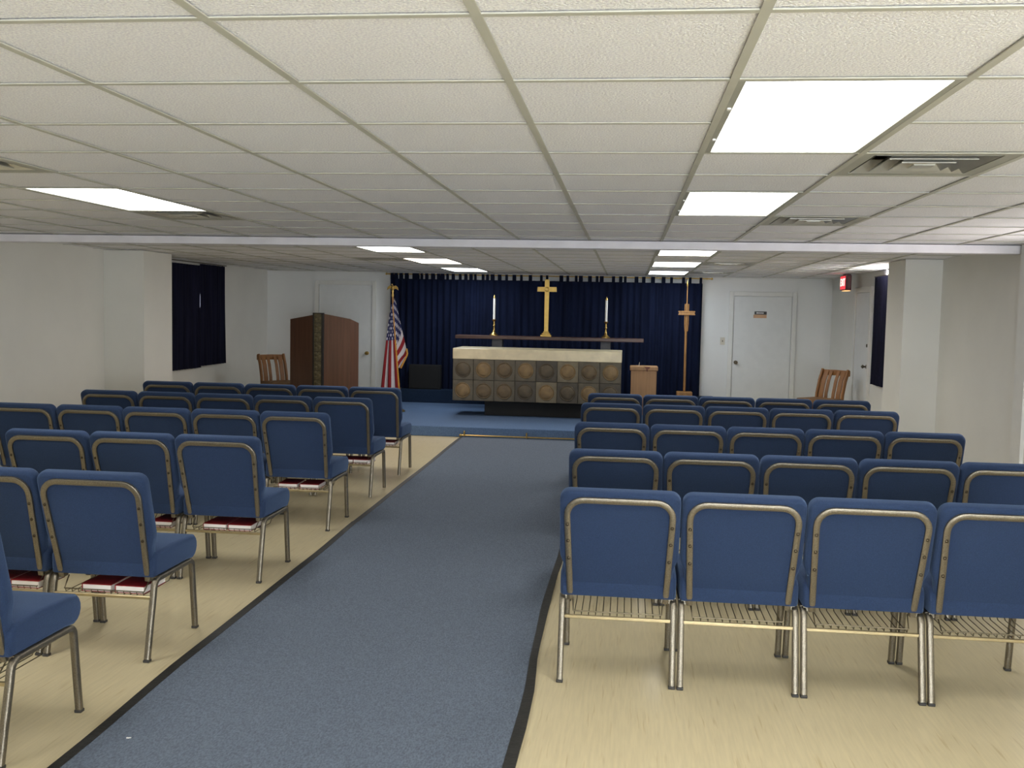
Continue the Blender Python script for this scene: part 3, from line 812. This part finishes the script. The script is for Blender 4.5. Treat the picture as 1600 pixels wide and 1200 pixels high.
slab('side_panel', PL[0], PL[1], 1.475, 1.545, .025, M['lect'])
slab('front_panel', PL[2], PL[3], 1.56, 1.495, .025, M['lect'])
slab('side_panel', PL[3], PL[4], 1.495, 1.44, .025, M['lect'])
slab('back_panel', PL[4], PL[5], 1.40, 1.38, .025, M['lect'])
slab('back_panel', PL[6], PL[0], 1.38, 1.475, .025, M['lect'])
bm = bmesh.new(); prism(bm, [(-.155, -.03), (-.145, -.055), (.0, -.075), (.012, -.045), (0, .0), (-.13, .02)], 'z', 0.0, 1.572); st = obj('corner_post', bm, M['black'], lec)
cm = None
for k in range(12):
    if cm is None:
        bm = bmesh.new()
        for (cx, cz, rr) in ((-.018, .03, .026), (.018, .0, .026), (-.018, -.03, .026), (.012, .045, .012), (-.02, 0, .012)):
            bmesh.ops.create_uvsphere(bm, u_segments=10, v_segments=6, radius=rr, matrix=Matrix.Translation((cx, 0, cz)) @ Matrix.Diagonal((1, .4, 1, 1)))
        box(bm, -.052, .052, .0, .01, -.062, .062)
        cm = to_mesh('carving', bm, M['lectpost'], True)
    c_ = link('carving', cm, st, (-.073, -.069, .07 + k * .13)); c_.rotation_euler = (0, 0, -.137)
bm = bmesh.new()
vs = [bm.verts.new((x, y, z)) for (x, y), z in zip(PL, (1.46, 1.52, 1.53, 1.47, 1.41, 1.37, 1.37))]
vs2 = [bm.verts.new((v.co.x, v.co.y, v.co.z - .02)) for v in vs]
bm.faces.new(vs); bm.faces.new(vs2[::-1])
for i in range(len(vs)): bm.faces.new((vs[i], vs2[i], vs2[(i + 1) % len(vs)], vs[(i + 1) % len(vs)]))
bmesh.ops.scale(bm, vec=(.95, .93, 1), verts=bm.verts[:]); obj('top_board', bm, M['lect'], lec)


# ------------------------------------------------------------------ oak side chairs
def side_chair(loc, rz, label, group):
    t = thing('wooden_chair', label, 'chair', loc, group, rz=rz)       # faces local +Y
    for s_ in (-1, 1):
        bm = bmesh.new(); tube(bm, [(s_ * .2, .40, 0), (s_ * .2, .40, .46)], .019, n=8); obj('leg', bm, M['chairwood'], t)
        pts = [(s_ * .2, -.03, 0), (s_ * .2, .0, .25), (s_ * .2, .01, .42), (s_ * .2, -.01, .6), (s_ * .2, -.06, .78), (s_ * .2, -.13, .93)]
        bm = bmesh.new(); tube(bm, pts, .018, .026, n=8, up=(1, 0, 0)); obj('leg', bm, M['chairwood'], t, True)
    for x0, x1 in ((-.165, -.10), (-.08, -.035), (.035, .08), (.10, .165)):
        bm = bmesh.new(); prev = None
        for (y, z) in ((.012, .44), (-.008, .6), (-.058, .78), (-.125, .915)):
            cur_ = [bm.verts.new((x0, y - .007, z)), bm.verts.new((x1, y - .007, z)), bm.verts.new((x1, y + .007, z)), bm.verts.new((x0, y + .007, z))]
            if prev:
                for j in range(4): bm.faces.new((prev[j], prev[(j + 1) % 4], cur_[(j + 1) % 4], cur_[j]))
            else: bm.faces.new(cur_)
            prev = cur_
        bm.faces.new(prev[::-1]); obj('back_slat', bm, M['chairwood'], t)
    bm = bmesh.new(); tube(bm, [(-.22, -.128, .885), (0, -.136, .89), (.22, -.128, .885)], .014, .04, n=8, up=(0, 1, 0)); obj('top_rail', bm, M['chairwood'], t, True)
    bm = bmesh.new(); box(bm, -.225, .225,   .01, .43, .455, .545, bev=.012); obj('seat', bm, M['chairseat'], t)
    for x in (-.2, .2): boxes('stretcher', [(x - .012, x + .012, .02, .39, .17, .195)], M['chairwood'], t)
    boxes('apron', [(-.2, .2, .39, .41, .40, .455)], M['chairwood'], t)
    return t


G2 = 'plain oak chairs along the side walls'
side_chair((-5.23, 14.31, 0), math.radians(-135), 'oak slat-back chair beside the lectern, turned toward the rows', G2)
side_chair((2.78, 14.0, 0), math.radians(135), 'oak slat-back chair by the plaque door, turned toward the rows', G2)


# ------------------------------------------------------------------ blue stacking chairs (origin: between the rear feet, faces +Y)
def tilt(u, s, d=0.0):
    """point on the backrest: u across, s up along it, d behind the rear surface"""
    a = math.atan2(.135, .475)
    by, bz = .078, .385
    y = by - s * math.sin(a) - d * math.cos(a)
    z = bz + s * math.cos(a) - d * math.sin(a)
    return (u, y, z)


def chair_meshes():
    m = {}
    # backrest: shaped pad
    w, wb, top = .2595, .237, .494
    ol = [(-wb + .02, 0), (wb - .02, 0)] + arc(wb - .02, .02, .02, -90, 0, 3)[1:] + [(wb, .10), (wb + .006, .135), (w - .003, .175), (w, .20)]
    ol += [(w, top - .055)] + arc(w - .045, top - .045, .045, 0, 90, 5) + arc(-w + .045, top - .045, .045, 90, 180, 5) + [(-w, top - .055)]
    ol += [(-w, .20), (-w + .003, .175), (-wb - .006, .135), (-wb, .10)] + arc(-wb + .02, .02, .02, 180, 270, 3)[:-1]
    bm = bmesh.new(); prism(bm, ol, 'y', 0.0, .062, bev=.024, seg=4)
    for v in bm.verts:
        x, y, z = v.co
        y -= .006 * max(0, 1 - (x / .24) ** 2) * max(0, 1 - ((z - .24) / .3) ** 2) if y < .03 else 0
        v.co = Vector(tilt(x, z, -y))
    m['backrest'] = to_mesh('backrest', bm, M['fabric'], True, 60)
    # seat
    bm = bmesh.new()
    prof = [(.065, .375), (.40, .375)] + arc(.455, .43, .062, -80, 60, 6) + [(.43, .49), (.25, .497), (.09, .487), (.062, .46)]
    prism(bm, prof, 'x', -.255, .255, bev=.016, seg=3)
    m['seat'] = to_mesh('seat', bm, M['fabric'], True, 60)
    # back frame
    pts = [(-.210, -.03), (-.226, .375)] + arc(-.154, .387, .072, 180, 90, 7) + arc(.154, .387, .072, 90, 0, 7) + [(.226, .375), (.210, -.03)]
    bm = bmesh.new(); tube(bm, [tilt(u, s, .006) for u, s in pts], .008, .0135, n=8, up=(0, -math.cos(.277), -math.sin(.277)))
    m['back_frame'] = to_mesh('back_frame', bm, M['frame'], True, 50)
    bm = bmesh.new(); bmesh.ops.create_uvsphere(bm, u_segments=8, v_segments=6, radius=.0075, matrix=Matrix.Diagonal((1, .6, 1, 1))); m['rivet'] = to_mesh('rivet', bm, M['rivet'], True)
    # legs and rails, side +1 and -1
    for s_ in (-1, 1):
        X = s_ * .2445
        a = arc(.11, .318, .042, 165, 95, 5)
        pts = [(X, 0, .012), (X, .03, .15), (X, .062, .29)] + [(X, y, z) for y, z in a]
        bm = bmesh.new(); tube(bm, pts, .0135, .0125, n=8, up=(1, 0, 0)); m['rear_leg%d' % s_] = to_mesh('leg', bm, M['frame'], True, 50)
        a = arc(.432, .325, .036, 85, 8, 5)
        pts = [(X, y, z) for y, z in a] + [(X, .482, .2), (X, .503, .012)]
        bm = bmesh.new(); tube(bm, pts, .0135, .0125, n=8, up=(1, 0, 0)); m['front_leg%d' % s_] = to_mesh('leg', bm, M['frame'], True, 50)
        bm = bmesh.new(); tube(bm, [(X, .1, .3605), (X, .438, .3605)], .0135, .0125, n=8, up=(1, 0, 0))
        box(bm, min(s_ * .2, X), max(s_ * .2, X), .088, .112, .352, .372)
        m['rail%d' % s_] = to_mesh('seat_rail', bm, M['frame'], True, 50)
    bm = bmesh.new(); box(bm, -.0145, .0145, -.0145, .0145, 0, .013, bev=.003); m['cap'] = to_mesh('foot_cap', bm, M['cap'])
    # book rack
    bm = bmesh.new(); tube(bm, [(-.236, .058, .281), (.236, .058, .281)], .0075, n=8); m['bar'] = to_mesh('rack_bar', bm, M['wire'], True)
    bm = bmesh.new()
    for k in range(13):
        x = -.19 + .38 * k / 12
        tube(bm, [(x, .07, .302), (x, .075, .287), (x, .33, .287), (x, .36, .312)], .0022, n=5)
    for y, z in ((.07, .302), (.36, .312)): tube(bm, [(-.195, y, z), (.195, y, z)], .003, n=5)
    for s_ in (-1, 1): tube(bm, [(s_ * .195, .07, .302), (s_ * .2, .12, .352)], .003, n=5); tube(bm, [(s_ * .195, .36, .312), (s_ * .235, .37, .352)], .003, n=5)
    m['rack'] = to_mesh('rack_grid', bm, M['wiredk'])
    return m


CM = chair_meshes()
ORD = ['first', 'second', 'third', 'fourth', 'fifth', 'sixth']


def blue_chair(x, y, label, detail, jitter=0.0):
    t = thing('stacking_chair', label, 'chair', (x, y, 0), 'blue stacking chairs in rows', rz=random.uniform(-jitter, jitter))
    link('seat', CM['seat'], t); link('backrest', CM['backrest'], t)
    bf = link('back_frame', CM['back_frame'], t)
    for s_ in (-1, 1):
        for nm, y0 in (('rear_leg', 0), ('front_leg', .504)):
            l = link('leg', CM['%s%d' % (nm, s_)], t)
            if detail: link('foot_cap', CM['cap'], l, (s_ * .2445, y0, 0))
        link('seat_rail', CM['rail%d' % s_], t)
        if detail:
            for s in (.18, .265, .345): 
                link('rivet', CM['rivet'], bf, tilt(s_ * (.2181 + (s - .18) * .0386), s, .0158))
    rk = link('book_rack', CM['rack'], t); link('rack_bar', CM['bar'], rk)
    return t


def book(x, y, label, g='red hymnals in the chair racks'):
    t = thing('hymnal', label, 'book', (x, y, .2903), g, rz=random.uniform(-.04, .04))
    w, d, h = .072, .105, .036
    boxes('pages', [(-w + .004, w - .003, -d + .003, d - .003, .003, h - .003)], M['pages'], t)
    bm = bmesh.new(); box(bm, -w, w, -d, d, 0, .003); box(bm, -w, w, -d, d, h - .003, h); box(bm, -w, -w + .004, -d, d, .003, h - .003); obj('cover', bm, M['bookred'], t)


PITCH = .522
LEFT = [(-2.43, 9.44, 5), (-2.405, 8.25, 5), (-2.385, 6.97, 5), (-2.365, 5.545, 3), (-2.376, 4.20, 2), (-2.372, 3.12, 1)]      # aisle chair x, y, count (row 1 nearest the platform)
RIGHT = [(-.098, 9.50, 5), (-.115, 8.46, 5), (-.088, 6.93, 5), (-.045, 5.53, 5), (-.010, 4.27, 4)]
for side, rows, d in (('lectern side', LEFT, -1), ('exit-sign side', RIGHT, 1)):
    for r, (x, y, n) in enumerate(rows):
        for c in range(n):
            seat = 'at the aisle' if c == 0 else ORD[c] + ' from the aisle'
            lb = 'blue padded metal chair, %s, %s row from platform, %s' % (seat, ORD[r], side)
            near = y < 7.1 and (d < 0 and r >= 2 or d > 0)
            blue_chair(x + d * PITCH * c * (1.005 if d > 0 else 1.012), y + random.uniform(-.006, .006), lb, near)
# hymnals: (row, chair from aisle, offset of centre from the chair centre, who)
HB = [(0, 0, .14, 'aisle half'), (0, 0, -.02, 'far half'), (1, 0, .18, 'aisle half'), (1, 0, .035, 'far half'), (2, 0, .11, 'aisle half'), (2, 0, -.055, 'far half'),
      (3, 0, .13, 'aisle half'), (3, 0, -.022, 'far half'), (3, 1, .16, 'aisle half'), (4, 0, .158, 'aisle half'), (4, 0, -.005, 'far half'), (4, 1, .163, 'aisle half'), (4, 1, .005, 'far half')]
for r, c, dx, half in HB:
    x, y, n = LEFT[r]
    who = 'aisle chair' if c == 0 else 'second chair'
    book(x - PITCH * c + dx - .035, y + .075 + .105, 'red hymnal on the %s of the rack under %s, %s lectern-side row' % (half, who, ORD[r]))
